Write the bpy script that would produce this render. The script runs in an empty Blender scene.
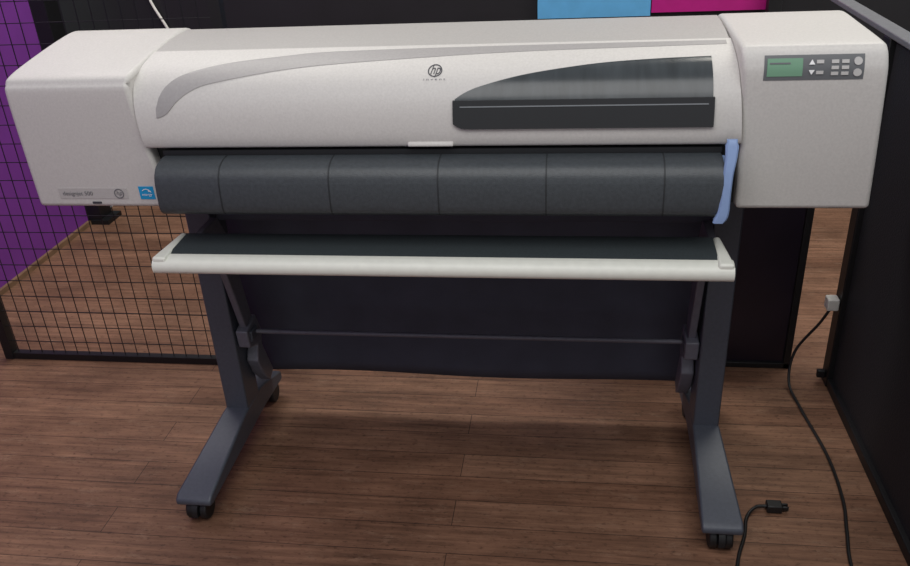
import bpy, bmesh, math, random
from mathutils import Vector, Matrix
random.seed(4)
scene = bpy.context.scene
try:
    scene.view_settings.view_transform = 'Standard'
    scene.view_settings.look = 'None'
except Exception: pass

# ---------------------------------------------------------------- materials
def srgb(c):
    def f(v):
        v/=255.0
        return v/12.92 if v<=0.04045 else ((v+0.055)/1.055)**2.4
    return (f(c[0]),f(c[1]),f(c[2]),1)
def mat(name,c,rough=0.5,metal=0.0,noise=0.0,nscale=60,bump=0.0,bscale=300,coat=0.0,spec=0.5,emis=0):
    m=bpy.data.materials.new(name); m.use_nodes=True
    nt=m.node_tree; b=nt.nodes['Principled BSDF']
    b.inputs['Roughness'].default_value=rough; b.inputs['Metallic'].default_value=metal
    b.inputs['Coat Weight'].default_value=coat
    b.inputs['Specular IOR Level'].default_value=spec
    col=srgb(c); b.inputs['Base Color'].default_value=col
    if emis:
        b.inputs['Emission Color'].default_value=col; b.inputs['Emission Strength'].default_value=emis
    tc=nt.nodes.new('ShaderNodeTexCoord')
    if noise>0:
        n=nt.nodes.new('ShaderNodeTexNoise'); n.inputs['Scale'].default_value=nscale; n.inputs['Detail'].default_value=4
        nt.links.new(tc.outputs['Object'],n.inputs['Vector'])
        r=nt.nodes.new('ShaderNodeValToRGB')
        r.color_ramp.elements[0].position=0.3; r.color_ramp.elements[1].position=0.7
        r.color_ramp.elements[0].color=tuple(x*(1-noise) for x in col[:3])+(1,)
        r.color_ramp.elements[1].color=tuple(min(1,x*(1+noise)) for x in col[:3])+(1,)
        nt.links.new(n.outputs['Fac'],r.inputs['Fac']); nt.links.new(r.outputs['Color'],b.inputs['Base Color'])
    if bump>0:
        n2=nt.nodes.new('ShaderNodeTexNoise'); n2.inputs['Scale'].default_value=bscale; n2.inputs['Detail'].default_value=3
        nt.links.new(tc.outputs['Object'],n2.inputs['Vector'])
        bp=nt.nodes.new('ShaderNodeBump'); bp.inputs['Strength'].default_value=bump; bp.inputs['Distance'].default_value=0.002
        nt.links.new(n2.outputs['Fac'],bp.inputs['Height']); nt.links.new(bp.outputs['Normal'],b.inputs['Normal'])
    return m
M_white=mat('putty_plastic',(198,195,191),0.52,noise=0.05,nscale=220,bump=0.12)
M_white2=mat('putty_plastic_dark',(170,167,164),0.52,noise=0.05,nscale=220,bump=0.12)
M_strip=mat('label_grey',(184,181,178),0.5,noise=0.03,nscale=200)
M_band=mat('band_grey',(156,153,152),0.5,noise=0.05,nscale=200)
M_cream=mat('cream_plastic',(222,223,213),0.45,noise=0.03)
M_dark=mat('dark_plastic',(58,63,67),0.42,noise=0.15,nscale=150,bump=0.25,bscale=500)
M_seam=mat('seam_black',(34,37,40),0.6)
M_chas=mat('chassis_black',(22,23,26),0.6)
M_metal=mat('stand_metal',(74,78,88),0.45,metal=0.1,noise=0.08,nscale=120,bump=0.1)
M_metal2=mat('bracket_grey',(98,98,108),0.45,noise=0.1,nscale=90)
M_fab=mat('navy_fabric',(66,69,82),0.8,noise=0.12,nscale=12,bump=0.3,bscale=700)
M_felt=mat('bin_felt',(42,50,53),0.85,noise=0.2,nscale=300,bump=0.4,bscale=600)
def window_mat():
    m=mat('smoked_window',(50,55,58),0.24,spec=0.5); nt=m.node_tree; b=nt.nodes['Principled BSDF']; L=nt.links.new
    tc=nt.nodes.new('ShaderNodeTexCoord'); mp=nt.nodes.new('ShaderNodeMapping'); mp.inputs['Scale'].default_value=(14,1,4)
    L(tc.outputs['Object'],mp.inputs['Vector'])
    n=nt.nodes.new('ShaderNodeTexNoise'); n.inputs['Scale'].default_value=2.5; n.inputs['Detail'].default_value=5
    L(mp.outputs['Vector'],n.inputs['Vector'])
    r=nt.nodes.new('ShaderNodeValToRGB'); e=r.color_ramp.elements
    e[0].position=0.3; e[0].color=srgb((40,45,48)); e[1].position=0.75; e[1].color=srgb((60,66,70))
    L(n.outputs['Fac'],r.inputs['Fac']); L(r.outputs['Color'],b.inputs['Base Color']); return m
M_win=window_mat()
M_gloss=mat('gloss_black',(22,22,25),0.14,coat=0.4)
M_highlight=mat('highlight_grey',(120,124,128),0.2,coat=0.3)  # grey for the painted highlight line on the window strip
M_blue=mat('lever_blue',(134,158,200),0.45,noise=0.05)
M_rub=mat('rubber_black',(20,20,22),0.5,noise=0.1)
M_blk=mat('black_paint',(17,17,20),0.5,noise=0.15,nscale=40)
M_panel=mat('black_panel',(24,24,29),0.7,noise=0.35,nscale=150,bump=0.5,bscale=200)
M_rail=mat('grey_rail',(112,113,118),0.5,noise=0.1)
M_purple=mat('purple_paint',(122,54,150),0.65,noise=0.06,nscale=8,bump=0.1,bscale=60)
M_back=mat('black_wall_paint',(20,19,24),0.6,noise=0.2,nscale=6)
M_pblue=mat('print_blue',(96,172,222),0.5,noise=0.05,nscale=20)
M_pmag=mat('print_magenta',(180,14,124),0.5,noise=0.05,nscale=20)
M_lcd=mat('lcd_green',(108,148,122),0.35,emis=0.06)
M_btn=mat('button_light',(190,188,186),0.5)
M_btnd=mat('panel_grey',(98,100,103),0.45)
M_ink=mat('ink_dark',(60,60,66),0.6)
M_ink2=mat('ink_grey',(105,105,110),0.6)
M_logo=mat('badge_blue',(20,150,205),0.5)
M_wh=mat('white_ink',(240,240,240),0.5)
M_sign=mat('dark_board',(34,27,40),0.3,noise=0.3,nscale=5)
M_wood_trim=mat('trim_wood',(126,98,74),0.6,noise=0.2,nscale=20)
M_plug=mat('plug_white',(222,220,214),0.45)

def floor_mat():
    m=bpy.data.materials.new('wood_floor'); m.use_nodes=True
    nt=m.node_tree; b=nt.nodes['Principled BSDF']; L=nt.links.new
    tc=nt.nodes.new('ShaderNodeTexCoord')
    def ramp(src,p0,c0,p1,c1):
        r=nt.nodes.new('ShaderNodeValToRGB'); e=r.color_ramp.elements
        e[0].position=p0; e[0].color=c0+(1,); e[1].position=p1; e[1].color=c1+(1,)
        L(src,r.inputs['Fac']); return r.outputs['Color']
    def noise(scale,mscale,detail=8,rough=0.65):
        mp=nt.nodes.new('ShaderNodeMapping'); mp.inputs['Scale'].default_value=mscale
        L(tc.outputs['Object'],mp.inputs['Vector'])
        n=nt.nodes.new('ShaderNodeTexNoise'); n.inputs['Scale'].default_value=scale; n.inputs['Detail'].default_value=detail; n.inputs['Roughness'].default_value=rough
        L(mp.outputs['Vector'],n.inputs['Vector']); return n.outputs['Fac']
    def mul(a,c,fac=1.0,mode='MULTIPLY'):
        mx=nt.nodes.new('ShaderNodeMix'); mx.data_type='RGBA'; mx.blend_type=mode
        if isinstance(fac,float): mx.inputs[0].default_value=fac
        else: L(fac,mx.inputs[0])
        L(a,mx.inputs[6])
        if isinstance(c,tuple): mx.inputs[7].default_value=c
        else: L(c,mx.inputs[7])
        return mx.outputs[2]
    br=nt.nodes.new('ShaderNodeTexBrick')
    br.inputs['Scale'].default_value=1; br.inputs['Brick Width'].default_value=2.3; br.inputs['Row Height'].default_value=0.088
    br.inputs['Mortar Size'].default_value=0.0013; br.inputs['Mortar Smooth'].default_value=0.5; br.offset=0.37
    br.inputs['Color1'].default_value=srgb((148,112,90)); br.inputs['Color2'].default_value=srgb((130,95,75)); br.inputs['Mortar'].default_value=srgb((66,46,37))
    L(tc.outputs['Object'],br.inputs['Vector'])
    grain=noise(3,(1.0,24,1),10,0.75)
    c=mul(br.outputs['Color'],ramp(grain,0.34,(0.44,0.41,0.39),0.70,(1.30,1.29,1.26)),0.95)
    big=noise(3.2,(1,1.8,1),8)
    c=mul(c,ramp(big,0.32,(0.62,0.60,0.59),0.68,(1.20,1.20,1.20)))
    # worn scuffs
    sc=noise(9,(1,3.0,1),10,0.85)
    scm=ramp(sc,0.54,(0,0,0),0.68,(0.5,0.5,0.5))
    c=mul(c,srgb((160,132,110)),scm,'MIX')
    sp=noise(60,(1,2.0,1),3,0.6)
    c=mul(c,ramp(sp,0.56,(1,1,1),0.72,(0.5,0.47,0.45)))
    L(c,b.inputs['Base Color'])
    rr=nt.nodes.new('ShaderNodeMapRange'); rr.inputs['To Min'].default_value=0.46; rr.inputs['To Max'].default_value=0.7
    L(grain,rr.inputs['Value']); L(rr.outputs['Result'],b.inputs['Roughness'])
    b.inputs['Specular IOR Level'].default_value=0.35
    bp=nt.nodes.new('ShaderNodeBump'); bp.inputs['Strength'].default_value=0.35; bp.inputs['Distance'].default_value=0.003
    L(grain,bp.inputs['Height']); L(bp.outputs['Normal'],b.inputs['Normal'])
    return m
M_floor=floor_mat()

# ---------------------------------------------------------------- helpers
def add(name,me,m,parent=None,smooth=35,bevel=0,segs=3,label=None):
    o=bpy.data.objects.new(name,me); scene.collection.objects.link(o)
    if m: me.materials.append(m)
    if smooth:
        for p in me.polygons: p.use_smooth=True
        try: me.set_sharp_from_angle(angle=math.radians(smooth))
        except Exception: pass
    if bevel:
        b=o.modifiers.new('bevel','BEVEL'); b.width=bevel; b.segments=segs; b.limit_method='ANGLE'; b.angle_limit=math.radians(40); b.harden_normals=False
    if parent: o.parent=parent
    if label: o['label']=label
    return o
def bm_to(name,bm):
    bmesh.ops.recalc_face_normals(bm,faces=bm.faces[:])
    me=bpy.data.meshes.new(name); bm.to_mesh(me); bm.free(); return me
def bm_box(bm,x0,x1,y0,y1,z0,z1):
    v=[bm.verts.new(p) for p in [(x0,y0,z0),(x1,y0,z0),(x1,y1,z0),(x0,y1,z0),(x0,y0,z1),(x1,y0,z1),(x1,y1,z1),(x0,y1,z1)]]
    for f in [(0,3,2,1),(4,5,6,7),(0,1,5,4),(1,2,6,5),(2,3,7,6),(3,0,4,7)]: bm.faces.new([v[i] for i in f])
def boxes(name,lst,m,parent=None,bevel=0,label=None):
    bm=bmesh.new()
    for b in lst: bm_box(bm,*b)
    return add(name,bm_to(name,bm),m,parent,bevel=bevel,label=label)
def bm_prism(bm,pts,x0,x1):   # pts (y,z); x0/x1 numbers or functions of z
    f0=x0 if callable(x0) else (lambda z:x0); f1=x1 if callable(x1) else (lambda z:x1)
    A=[bm.verts.new((f0(z),y,z)) for y,z in pts]; B=[bm.verts.new((f1(z),y,z)) for y,z in pts]
    n=len(pts)
    for i in range(n): bm.faces.new([A[i],A[(i+1)%n],B[(i+1)%n],B[i]])
    bm.faces.new(A[::-1]); bm.faces.new(B)
def prism(name,pts,x0,x1,m,parent=None,bevel=0,segs=3,label=None,smooth=35):
    bm=bmesh.new(); bm_prism(bm,pts,x0,x1)
    return add(name,bm_to(name,bm),m,parent,bevel=bevel,segs=segs,label=label,smooth=smooth)
def catmull(pts,n=6):
    out=[]
    for i in range(len(pts)-1):
        p0=pts[max(i-1,0)];p1=pts[i];p2=pts[i+1];p3=pts[min(i+2,len(pts)-1)]
        for k in range(n):
            t=k/n
            out.append(tuple(0.5*((2*b)+(-a+c)*t+(2*a-5*b+4*c-d)*t*t+(-a+3*b-3*c+d)*t**3) for a,b,c,d in zip(p0,p1,p2,p3)))
    out.append(tuple(pts[-1])); return out
def tube_bm(bm,pts,r,n=8):
    P=[Vector(p) for p in pts]; rings=[]
    up=Vector((0,0,1)); 
    for i,p in enumerate(P):
        t=(P[min(i+1,len(P)-1)]-P[max(i-1,0)]).normalized()
        a=t.cross(up)
        if a.length<1e-3: a=t.cross(Vector((1,0,0)))
        a.normalize(); b=t.cross(a).normalized()
        rings.append([bm.verts.new(p+(a*math.cos(2*math.pi*k/n)+b*math.sin(2*math.pi*k/n))*r) for k in range(n)])
    for i in range(len(rings)-1):
        for k in range(n): bm.faces.new([rings[i][k],rings[i][(k+1)%n],rings[i+1][(k+1)%n],rings[i+1][k]])
    bm.faces.new(rings[0][::-1]); bm.faces.new(rings[-1])
def tube(name,pts,r,m,parent=None,n=8,label=None):
    bm=bmesh.new(); tube_bm(bm,pts,r,n); return add(name,bm_to(name,bm),m,parent,smooth=60,label=label)
def interp(tab,v):
    if v<=tab[0][0]: return tab[0][1]
    for (a,b),(c,d) in zip(tab,tab[1:]):
        if v<=c: return b+(d-b)*(v-a)/(c-a) if c>a else d
    return tab[-1][1]
def patch(name,x0,x1,lo,hi,Yf,m,parent,off=0.001,nx=40,nz=8,label=None,thick=0.002):
    bm=bmesh.new(); F=[];B=[]
    for i in range(nx+1):
        x=x0+(x1-x0)*i/nx; a=lo(x); b=hi(x); fr=[];bk=[]
        for j in range(nz+1):
            z=a+(b-a)*j/nz; y=Yf(z)-off
            fr.append(bm.verts.new((x,y,z))); bk.append(bm.verts.new((x,y+thick,z-0.0002)))
        F.append(fr);B.append(bk)
    for i in range(nx):
        for j in range(nz):
            bm.faces.new([F[i][j],F[i+1][j],F[i+1][j+1],F[i][j+1]])
            bm.faces.new([B[i][j],B[i][j+1],B[i+1][j+1],B[i+1][j]])
        bm.faces.new([F[i][0],B[i][0],B[i+1][0],F[i+1][0]]); bm.faces.new([F[i][nz],F[i+1][nz],B[i+1][nz],B[i][nz]])
    for j in range(nz):
        bm.faces.new([F[0][j],F[0][j+1],B[0][j+1],B[0][j]]); bm.faces.new([F[nx][j],B[nx][j],B[nx][j+1],F[nx][j+1]])
    return add(name,bm_to(name,bm),m,parent,label=label)
def text(name,s,x,z,size,Yf,m,parent,off=0.0015,align='CENTER',shear=0,label=None,sx=1.0):
    cu=bpy.data.curves.new('tmp','FONT'); cu.body=s; cu.size=size; cu.align_x=align; cu.align_y='CENTER'; cu.shear=shear
    o=bpy.data.objects.new('tmp',cu); scene.collection.objects.link(o)
    dg=bpy.context.evaluated_depsgraph_get(); me=bpy.data.meshes.new_from_object(o.evaluated_get(dg))
    bpy.data.objects.remove(o)
    for v in me.vertices:
        X=x+v.co.x*sx; Z=z+v.co.y; v.co=(X,Yf(Z)-off,Z)
    me.materials.clear()
    return add(name,me,m,parent,smooth=0,label=label)
def empty(name,loc,label,cat):
    e=bpy.data.objects.new(name,None); e.empty_display_size=0.1; e.location=loc; scene.collection.objects.link(e)
    e['label']=label; e['category']=cat; return e
def reparent(root):
    bpy.context.view_layer.update()
    for c in root.children: c.matrix_parent_inverse=root.matrix_world.inverted()
def struct(o): o['kind']='structure'; return o

# ---------------------------------------------------------------- room
struct(boxes('floor',[(-1.9,2.9,-3.2,1.8,-0.05,0)],M_floor))
struct(boxes('wall_left',[(-2.0,-1.9,-3.2,1.52,0,2.7)],M_purple))
struct(boxes('wall_back',[(-2.0,2.9,1.8,1.9,0,2.7)],M_back))
struct(boxes('baseboard_left',[(-1.9,-1.885,-3.2,1.50,0,0.02)],M_wood_trim))
struct(boxes('trim_1',[(-1.95,-1.84,1.5,1.6,0,2.7),(-1.98,-1.80,1.49,1.61,0,0.02)],M_blk))

# hanging prints
o=boxes('wall_poster',[(0.123,0.57,1.775,1.785,0.80,1.75)],M_pblue); o['label']='light blue printed sheet hanging on the black wall'; o['category']='poster'
o=boxes('wall_poster',[(0.574,1.013,1.775,1.785,0.812,1.75)],M_pmag); o['label']='magenta printed sheet hanging beside the blue sheet'; o['category']='poster'

# ---------------------------------------------------------------- wire fence
fe=empty('wire_fence',(-1.1,0.4,0),'black steel wire mesh fence panel standing before the purple wall','fence')
boxes('frame',[(-1.585,-1.555,0.385,0.415,0,2.2),(-0.66,-0.63,0.385,0.415,0,2.2),(-1.585,-0.63,0.388,0.412,0.0,0.022),(-1.585,-0.63,0.388,0.412,2.18,2.2)],M_blk,fe)
bm=bmesh.new()
x=-1.54
while x<-0.66:
    bm_box(bm,x-0.001,x+0.001,0.399,0.4012,0.02,2.18); x+=0.042
z=0.065
while z<2.18:
    bm_box(bm,-1.56,-0.65,0.3965,0.399,z-0.001,z+0.001); z+=0.056
add('wire_mesh',bm_to('wire_mesh',bm),M_blk,fe,smooth=0)
reparent(fe)

# dark board
db=empty('display_board',(0.7,0.47,0),'dark purple framed board standing on the floor behind the printer','board')
boxes('board_sheet',[(0.42,0.905,0.47,0.478,0.01,0.84)],M_sign,db)
boxes('board_frame',[(0.905,0.925,0.46,0.485,0,0.86),(0.40,0.42,0.46,0.485,0,0.86),(0.40,0.925,0.46,0.485,0,0.018),(0.40,0.925,0.46,0.485,0.845,0.86)],M_blk,db,bevel=0.002)
reparent(db)

# side partition
sp=empty('partition_panel',(1.03,-0.3,0),'low black partition panel with grey top rail beside the printer','partition')
boxes('panel_sheet',[(1.02,1.035,-1.3,0.40,0.03,0.98)],M_panel,sp)
boxes('panel_frame',[(1.005,1.055,0.37,0.42,0,0.985),(1.007,1.05,-1.3,0.37,0,0.03),(1.005,1.05,-1.3,-1.26,0,0.985)],M_blk,sp,bevel=0.003)
boxes('top_rail',[(1.004,1.045,-1.3,1.75,0.985,1.0)],M_rail,sp,bevel=0.003)
boxes('rear_post',[(1.005,1.055,1.70,1.75,0,0.985)],M_blk,sp,bevel=0.003)
boxes('hinge',[(0.982,1.005,0.385,0.400,0.02,0.045)],M_blk,sp,bevel=0.004)
reparent(sp)

# ---------------------------------------------------------------- printer
pr=empty('large_format_printer',(0,0,0),'putty-white wide-format inkjet plotter on a dark grey rolling stand','printer')
XL,XR=-0.583,0.572
fXL=lambda z: interp([(0.785,-0.568),(0.93,-0.590),(1.05,-0.604),(1.10,-0.594)],z)
fXR=lambda z: interp([(0.785,0.585),(0.93,0.580),(1.10,0.566)],z)
# chassis
boxes('chassis',[(XL-0.02,XR+0.02,-0.165,0.15,0.79,0.93),(XL,XR,-0.12,0.13,0.93,1.02)],M_chas,pr)
# front cover
fp=[(-0.168,0.921),(-0.197,0.919),(-0.205,0.930),(-0.206,0.955),(-0.200,0.99),(-0.187,1.020),(-0.163,1.048),(-0.123,1.070),(-0.068,1.0855)]
fpc=catmull(fp,6)
tab=sorted([(z,y) for y,z in fpc if z>0.928]); YF=lambda z: interp(tab,z)
cover=prism('front_cover',fpc+[(-0.062,1.06),(-0.13,1.02),(-0.165,0.94)],lambda z:fXL(z)+0.001,lambda z:fXR(z)-0.001,M_white,pr,label='white curved front cover')
# top cover
top=catmull([(-0.064,1.0845),(0.0,1.0925),(0.08,1.097),(0.12,1.0935),(0.15,1.070)],5)
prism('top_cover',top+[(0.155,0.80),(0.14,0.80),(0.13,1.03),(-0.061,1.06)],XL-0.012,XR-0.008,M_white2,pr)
# sweep band
outer=catmull([(-0.551,1.000),(-0.546,1.018),(-0.531,1.040),(-0.498,1.057),(-0.42,1.070),(-0.30,1.0775),(-0.20,1.081),(0.1,1.083),(XR-0.01,1.0838)],6)
innr=catmull([(-0.551,0.983),(-0.530,0.990),(-0.508,1.012),(-0.480,1.030),(-0.44,1.042),(-0.33,1.057),(-0.21,1.066),(0.0,1.073),(0.2,1.077),(XR-0.01,1.080)],6)
patch('trim_band',-0.551,XR-0.016,lambda x:interp(innr,x),lambda x:max(interp(outer,x),interp(innr,x)+0.0005),YF,M_band,cover,off=0.0018,nx=200,nz=12,thick=0.004)
# window
wtop=catmull([(0.050,1.010),(0.07,1.021),(0.10,1.031),(0.16,1.044),(0.227,1.053),(0.32,1.061),(0.42,1.065),(0.523,1.067)],5)
win=patch('viewing_window',0.050,0.523,lambda x:1.006,lambda x:interp(wtop,x),YF,M_win,cover,off=0.003,nx=80,label='smoked grey viewing window',thick=0.004)
patch('window_strip',0.046,0.526,lambda x:0.956+0.010*max(0,1-(x-0.046)/0.025)**2,lambda x:1.008,YF,M_gloss,cover,off=0.006,nx=60,nz=8,thick=0.007,label='glossy black window edge')
patch('window_highlight',0.060,0.515,lambda x:0.9965,lambda x:0.9982,YF,M_highlight,cover,off=0.008,nx=10,nz=2,thick=0.003)  # thin raised line, a highlight on the glossy strip put in as colour
# handle
prism('cover_handle',[(-0.211,0.922),(-0.209,0.929),(-0.202,0.932),(-0.195,0.919)],-0.045,0.045,M_white,cover,bevel=0.003)
# logo
LX,LZ,LR=0.009,1.055,0.014
bm=bmesh.new(); N=40; sq=0.62
A=[];B=[]
for k in range(N):
    a=2*math.pi*k/N
    for lst,r in ((A,LR),(B,LR*0.84)):
        X=LX+math.cos(a)*r; Z=LZ+math.sin(a)*r*sq; lst.append(bm.verts.new((X,YF(Z)-0.0015,Z)))
for k in range(N): bm.faces.new([A[k],A[(k+1)%N],B[(k+1)%N],B[k]])
add('logo_ring',bm_to('r',bm),M_ink,cover,smooth=0)
text('logo_text','hp',LX,LZ+0.001,0.020,YF,M_ink,cover,shear=0.35)
text('logo_text','i n v e n t',LX,1.0425,0.0048,YF,M_ink2,cover,sx=2.3)

# end covers
lp=catmull([(-0.188,0.785),(-0.193,0.90),(-0.196,1.025),(-0.189,1.050),(-0.165,1.066),(-0.05,1.086),(0.06,1.100),(0.11,1.100),(0.145,1.085),(0.155,1.05)],5)
lc=prism('end_cover',lp+[(0.155,0.785)],-0.872,fXL,M_white,pr,bevel=0.009,segs=4,label='white end cover with label strip')
tabL=sorted([(z,y) for y,z in lp if z<1.05 and y<0]); YL=lambda z: interp(tabL,z)
rp=catmull([(-0.188,0.785),(-0.194,0.90),(-0.197,1.03),(-0.192,1.066),(-0.178,1.087),(-0.15,1.094),(0.0,1.099),(0.08,1.101),(0.12,1.096),(0.145,1.078),(0.155,1.05)],5)
rc=prism('end_cover',rp+[(0.155,0.785)],fXR,lambda z:0.830-0.016*(z-0.79)/0.3,M_white,pr,bevel=0.009,segs=4,label='white end cover with control panel')
tabR=sorted([(z,y) for y,z in rp if z<1.09 and y<0]); YR=lambda z: interp(tabR,z)
# label strip
patch('label_strip',-0.817,-0.66,lambda x:0.805,lambda x:0.829,YL,M_strip,lc,off=0.001,nx=10)
text('label_text','designjet 500',-0.808,0.817,0.013,YL,M_ink2,lc,off=0.002,align='LEFT')
bm=bmesh.new(); A=[];B=[]
for k in range(N):
    a=2*math.pi*k/N
    for lst,r in ((A,0.011),(B,0.009)):
        X=-0.679+math.cos(a)*r; Z=0.817+math.sin(a)*r; lst.append(bm.verts.new((X,YL(Z)-0.002,Z)))
for k in range(N): bm.faces.new([A[k],A[(k+1)%N],B[(k+1)%N],B[k]])
add('label_ring',bm_to('r',bm),M_ink2,lc,smooth=0)
text('label_mark','hp',-0.679,0.818,0.014,YL,M_ink2,lc,off=0.002,shear=0.3)
patch('energy_badge',-0.633,-0.600,lambda x:0.804,lambda x:0.833,YL,M_logo,lc,off=0.001,nx=4,label='small blue energy rating badge')
bm=bmesh.new()
for k in range(12):
    a0=math.radians(20+k*10); a1=a0+math.radians(10)
    q=[]
    for a,r in ((a0,0.012),(a1,0.012),(a1,0.0105),(a0,0.0105)):
        X=-0.6165+math.cos(a)*r; Z=0.816+math.sin(a)*r; q.append(bm.verts.new((X,YL(Z)-0.002,Z)))
    bm.faces.new(q)
add('badge_arc',bm_to('r',bm),M_wh,lc,smooth=0)
text('badge_text','energy',-0.6165,0.815,0.0085,YL,M_wh,lc,off=0.002,shear=0.3)
text('badge_text','★',-0.610,0.823,0.008,YL,M_wh,lc,off=0.002)
boxes('screw_slot',[(-0.745,-0.725,-0.1905,-0.187,0.7935,0.798)],M_ink,lc)

# control panel
cp=patch('control_panel',0.606,0.774,lambda x:1.036,lambda x:1.078,YR,M_btnd,pr,off=0.001,nx=10,label='grey control panel')
patch('display_screen',0.611,0.671,lambda x:1.043,lambda x:1.073,YR,M_lcd,cp,off=0.002,nx=4,label='green liquid crystal display')
patch('screen_digits',0.615,0.650,lambda x:1.064,lambda x:1.0665,YR,M_ink2,cp,off=0.003,nx=4,nz=2)
for (bx,bz) in [(0.70,1.067),(0.70,1.049),(0.725,1.067),(0.725,1.057),(0.725,1.047),(0.742,1.067),(0.742,1.057),(0.742,1.047)]:
    w=0.006
    patch('button',bx-w,bx+w,lambda x:bz-0.0028,lambda x:bz+0.0028,YR,M_btn,cp,off=0.003,nx=2,nz=2)
for bz in (1.067,1.048):
    bm=bmesh.new(); vs=[]
    for k in range(16):
        a=2*math.pi*k/16; X=0.763+math.cos(a)*0.007; Z=bz+math.sin(a)*0.0065; vs.append(bm.verts.new((X,YR(Z)-0.003,Z)))
    bm.faces.new(vs); r=bmesh.ops.extrude_face_region(bm,geom=bm.faces[:])
    for v in r['geom']:
        if isinstance(v,bmesh.types.BMVert): v.co.y+=0.003
    add('button',bm_to('b',bm),M_btn,cp)
text('arrow_mark','▲',0.686,1.066,0.011,YR,M_wh,cp,off=0.0035)
text('arrow_mark','▼',0.686,1.049,0.011,YR,M_wh,cp,off=0.0035)

# paper guide
gp=catmull([(-0.185,0.902),(-0.215,0.904),(-0.245,0.897),(-0.260,0.882),(-0.266,0.865)],5)+catmull([(-0.268,0.84),(-0.268,0.815),(-0.262,0.803),(-0.245,0.796),(-0.19,0.795)],4)
gd=prism('paper_guide',gp,-0.553,0.546,M_dark,pr,bevel=0.002,label='dark grey curved paper guide')
for sx in (-0.418,-0.195,0.019,0.224,0.44):
    bm=bmesh.new()
    bm_prism(bm,[(y-0.0010,z+0.0006) for y,z in gp[3:-2]]+[(-0.20,0.80),(-0.20,0.90)],sx-0.0013,sx+0.0013)
    add('guide_seam',bm_to('guide_seam',bm),M_seam,gd)
boxes('guide_slot',[(-0.555,0.547,-0.20,-0.166,0.904,0.914)],M_chas,pr)
# lever
lv=catmull([(0.541,0.792),(0.548,0.81),(0.550,0.84),(0.552,0.88),(0.556,0.91),(0.557,0.940)],5)
bm=bmesh.new(); R=[]
for i,(x,z) in enumerate(lv):
    t=i/(len(lv)-1); w=0.0125-0.0035*math.sin(t*math.pi); y=-0.272+0.034*t*t
    if t>0.93: w*=0.75
    if t<0.06: w*=0.8
    R.append([bm.verts.new(p) for p in [(x-w,y,z),(x-w*0.7,y-0.003,z),(x+w*0.7,y-0.003,z),(x+w,y,z),(x+w,y+0.006,z),(x-w,y+0.006,z)]])
for a,b in zip(R,R[1:]):
    for k in range(6): bm.faces.new([a[k],a[(k+1)%6],b[(k+1)%6],b[k]])
bm.faces.new(R[0]); bm.faces.new(R[-1])
bm_box(bm,0.548,0.560,-0.255,-0.19,0.865,0.895)
add('release_lever',bm_to('lever',bm),M_blue,pr,label='light blue release lever')

# stand legs, feet, casters
def wheel(parent,x,y):
    cas=boxes('caster',[(x-0.024,x+0.024,y-0.02,y+0.03,0.050,0.066)],M_rub,parent,bevel=0.006)
    bm=bmesh.new()
    for sx in (-0.017,0.017):
        g=bmesh.ops.create_cone(bm,cap_ends=True,segments=28,radius1=0.029,radius2=0.029,depth=0.018,matrix=Matrix.Translation((x+sx,y,0.029))@Matrix.Rotation(math.pi/2,4,'Y'))
    add('caster_wheel',bm_to('w',bm),M_rub,cas,bevel=0.004)
    bm=bmesh.new()
    pts=[(y+0.036*math.cos(a),0.029+0.036*math.sin(a)) for a in [math.radians(-10+i*20) for i in range(11)]]
    bm_prism(bm,pts,x-0.007,x+0.007); add('caster_hood',bm_to('h',bm),M_rub,cas)
for s in (-1,1):
    xc=0.612*s
    leg=boxes('stand_leg',[(xc-0.031,xc+0.031,0.0,0.085,0.10,0.79)],M_metal,pr,bevel=0.004)
    # foot: tapered beam
    bm=bmesh.new(); secs=[(-0.305,0.044,0.056,0.070),(-0.29,0.045,0.054,0.080),(-0.02,0.033,0.054,0.125),(0.10,0.031,0.054,0.125),(0.24,0.036,0.054,0.085),(0.25,0.035,0.056,0.075)]
    R=[]
    xf=xc-0.008 if s<0 else xc+0.002
    for i,(y,w,z0,z1) in enumerate(secs):
        q=xf if i<2 else xc
        R.append([bm.verts.new(p) for p in [(q-w,y,z0),(q+w,y,z0),(q+w,y,z1),(q-w,y,z1)]])
    for a,b in zip(R,R[1:]):
        for k in range(4): bm.faces.new([a[k],a[(k+1)%4],b[(k+1)%4],b[k]])
    bm.faces.new(R[0]); bm.faces.new(R[-1])
    foot=add('stand_foot',bm_to('foot',bm),M_metal,pr,bevel=0.005)
    wheel(foot,xf,-0.275); wheel(foot,xc,0.21)
    # mounting bracket and arm
    xi=0.562*s
    bk=prism('bin_bracket',[(-0.21,0.69),(-0.09,0.66),(-0.045,0.60),(0.03,0.335),(0.075,0.335),(0.02,0.62),(-0.02,0.69)],xi-0.009,xi+0.009,M_metal2,pr,bevel=0.003)
    prism('bracket_hook',[(0.005,0.36),(0.075,0.375),(0.10,0.31),(0.085,0.28),(0.13,0.17),(0.10,0.15),(0.06,0.20),(0.04,0.25),(0.06,0.29),(0.01,0.31)],xi-0.016,xi+0.016,M_metal2,pr,bevel=0.004)
    boxes('bracket_clip',[(xi-0.018,xi+0.022*1,0.02,0.06,0.322,0.352)],M_metal,pr,bevel=0.003)
boxes('cross_beam',[(-0.585,0.585,0.03,0.075,0.66,0.785)],M_fab,pr,bevel=0.004)
tube('support_rod',[(-0.57,0.05,0.337),(0.565,0.05,0.337)],0.006,M_metal2,pr,n=12)
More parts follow.
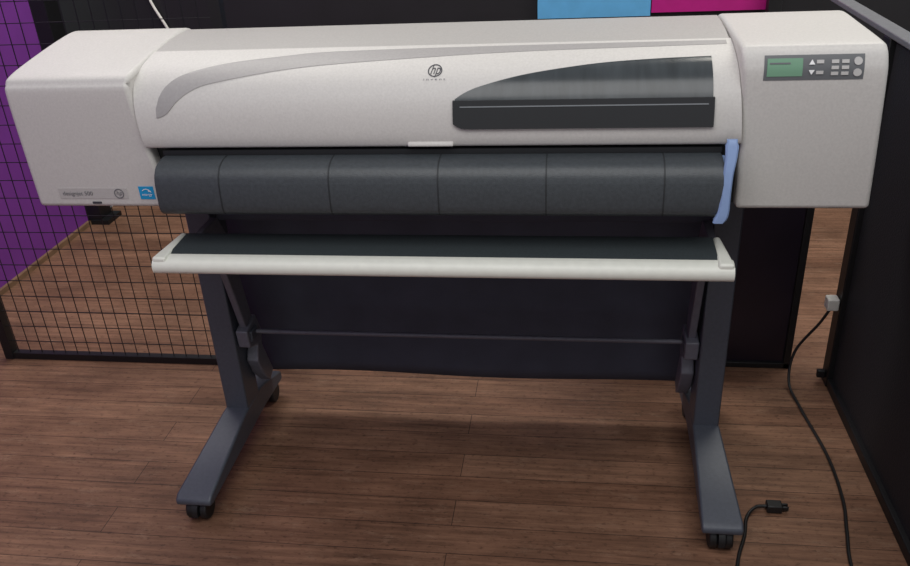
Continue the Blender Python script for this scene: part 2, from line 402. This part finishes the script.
# bin fabric
bm=bmesh.new(); G=[]
nx,nz=48,20
for i in range(nx+1):
    u=i/nx; col=[]
    zb=0.126+0.003*math.sin(u*7)
    for j in range(nz+1):
        t=j/nz; z=zb+(0.785-zb)*t
        hw=0.577+0.095*min(1,t*2.0); x=hw*(2*u-1)
        y=0.19-0.05*t+0.004*math.sin(u*9+t*2)*(1-t)
        col.append(bm.verts.new((x,y,z)))
    G.append(col)
for i in range(nx):
    for j in range(nz): bm.faces.new([G[i][j],G[i+1][j],G[i+1][j+1],G[i][j+1]])
fb=add('bin_fabric',bm_to('fabric',bm),M_fab,pr,smooth=80,label='dark navy catch bin fabric')
sm=fb.modifiers.new('s','SOLIDIFY'); sm.thickness=0.003
# catch bar
bar=prism('catch_bar',catmull([(-0.292,0.681),(-0.303,0.688),(-0.305,0.701),(-0.298,0.712),(-0.284,0.7165)],4)+[(-0.272,0.716),(-0.272,0.681)],-0.578,0.575,M_cream,pr,label='cream front bar of the catch bin')
prism('bar_felt',[(-0.274,0.694),(-0.274,0.714),(-0.255,0.719),(-0.180,0.722),(-0.168,0.712),(-0.20,0.69)],-0.553,0.550,M_felt,pr,bevel=0.003,label='dark felt top of the catch bar')
for s in (-1,1):
    xo=-0.578 if s<0 else 0.575
    bm=bmesh.new()
    pts=[(xo,-0.30),(xo-s*0.030,-0.30),(xo-s*0.024,-0.175),(xo-s*0.010,-0.172)]
    lo=[bm.verts.new((x,y,0.684)) for x,y in pts]; hi=[bm.verts.new((x,y,0.720)) for x,y in pts]
    for k in range(4): bm.faces.new([lo[k],lo[(k+1)%4],hi[(k+1)%4],hi[k]])
    bm.faces.new(lo); bm.faces.new(hi)
    add('bar_end_cap',bm_to('cap',bm),M_cream,pr,bevel=0.005)
reparent(pr)

# ---------------------------------------------------------------- cords
pc=empty('power_cord',(0.93,0.2,0),'black power cord running over the floor from a white socket','cord')
path=catmull([(0.985,0.385,0.25),(0.965,0.39,0.20),(0.915,0.40,0.10),(0.90,0.36,0.02),(0.91,0.25,0.006),(0.93,0.05,0.006),(0.925,-0.11,0.006),(0.905,-0.22,0.006),(0.885,-0.34,0.006),(0.88,-0.6,0.006)],8)
tube('cord',path,0.004,M_rub,pc)
boxes('socket',[(0.972,1.003,0.37,0.405,0.25,0.285)],M_plug,pc,bevel=0.004,label='white plastic plug')
reparent(pc)
p2=empty('connector_cable',(0.7,-0.2,0),'black cable with a plug end lying beside the caster','cable')
tube('cord',catmull([(0.745,-0.155,0.012),(0.715,-0.16,0.012),(0.69,-0.19,0.006),(0.675,-0.25,0.006),(0.645,-0.34,0.006),(0.62,-0.5,0.006),(0.6,-0.7,0.006)],8),0.004,M_rub,p2)
boxes('plug',[(0.74,0.775,-0.168,-0.142,0.002,0.022),(0.775,0.790,-0.163,-0.158,0.006,0.018),(0.775,0.790,-0.152,-0.147,0.006,0.018)],M_rub,p2,bevel=0.003)
reparent(p2)
wc=tube('wall_cable',catmull([(-1.47,1.79,0.78),(-1.49,1.785,0.83),(-1.53,1.785,0.92),(-1.56,1.785,1.05),(-1.54,1.785,1.5)],8),0.006,M_plug); wc['label']='thin white cable hanging on the black wall'; wc['category']='cable'

# ---------------------------------------------------------------- lights
def area(name,loc,size,sy,e,rot=(0,0,0),col=(1,1,1)):
    l=bpy.data.lights.new(name,'AREA'); l.shape='RECTANGLE'; l.size=size; l.size_y=sy; l.energy=e; l.color=col
    o=bpy.data.objects.new(name,l); o.location=loc; o.rotation_euler=rot; scene.collection.objects.link(o); return o
area('ceiling_light',(0.2,-1.5,2.65),2.6,1.2,33,(math.radians(12),0,0),(1.0,0.99,0.97))
area('ceiling_light',(-1.2,0.95,2.65),1.2,0.6,32,(0,0,0),(1.0,0.97,0.90))
area('ceiling_light',(1.4,1.1,2.65),1.2,0.6,26,(0,0,0),(1.0,0.96,0.86))
w=bpy.data.worlds.new('world'); scene.world=w; w.use_nodes=True
w.node_tree.nodes['Background'].inputs[0].default_value=(0.94,0.96,1.0,1); w.node_tree.nodes['Background'].inputs[1].default_value=0.49

# ---------------------------------------------------------------- camera
f,cx,cy,cz,pi_,ya,ro=832.9715, 0.2721, -1.7357, 1.4287, 0.4796, 0.1554, -0.0563
fw=Vector((-math.sin(ya)*math.cos(pi_),math.cos(ya)*math.cos(pi_),-math.sin(pi_)))
r=Vector((math.cos(ya),math.sin(ya),0)); u=r.cross(fw)
r2=r*math.cos(ro)+u*math.sin(ro); u2=-r*math.sin(ro)+u*math.cos(ro)
cam=bpy.data.cameras.new('camera'); cam.sensor_width=36; cam.lens=f/910*36; cam.clip_start=0.02
co=bpy.data.objects.new('camera',cam); scene.collection.objects.link(co)
mw=Matrix((r2,u2,-fw)).transposed().to_4x4(); mw.translation=Vector((cx,cy,cz)); co.matrix_world=mw
scene.camera=co
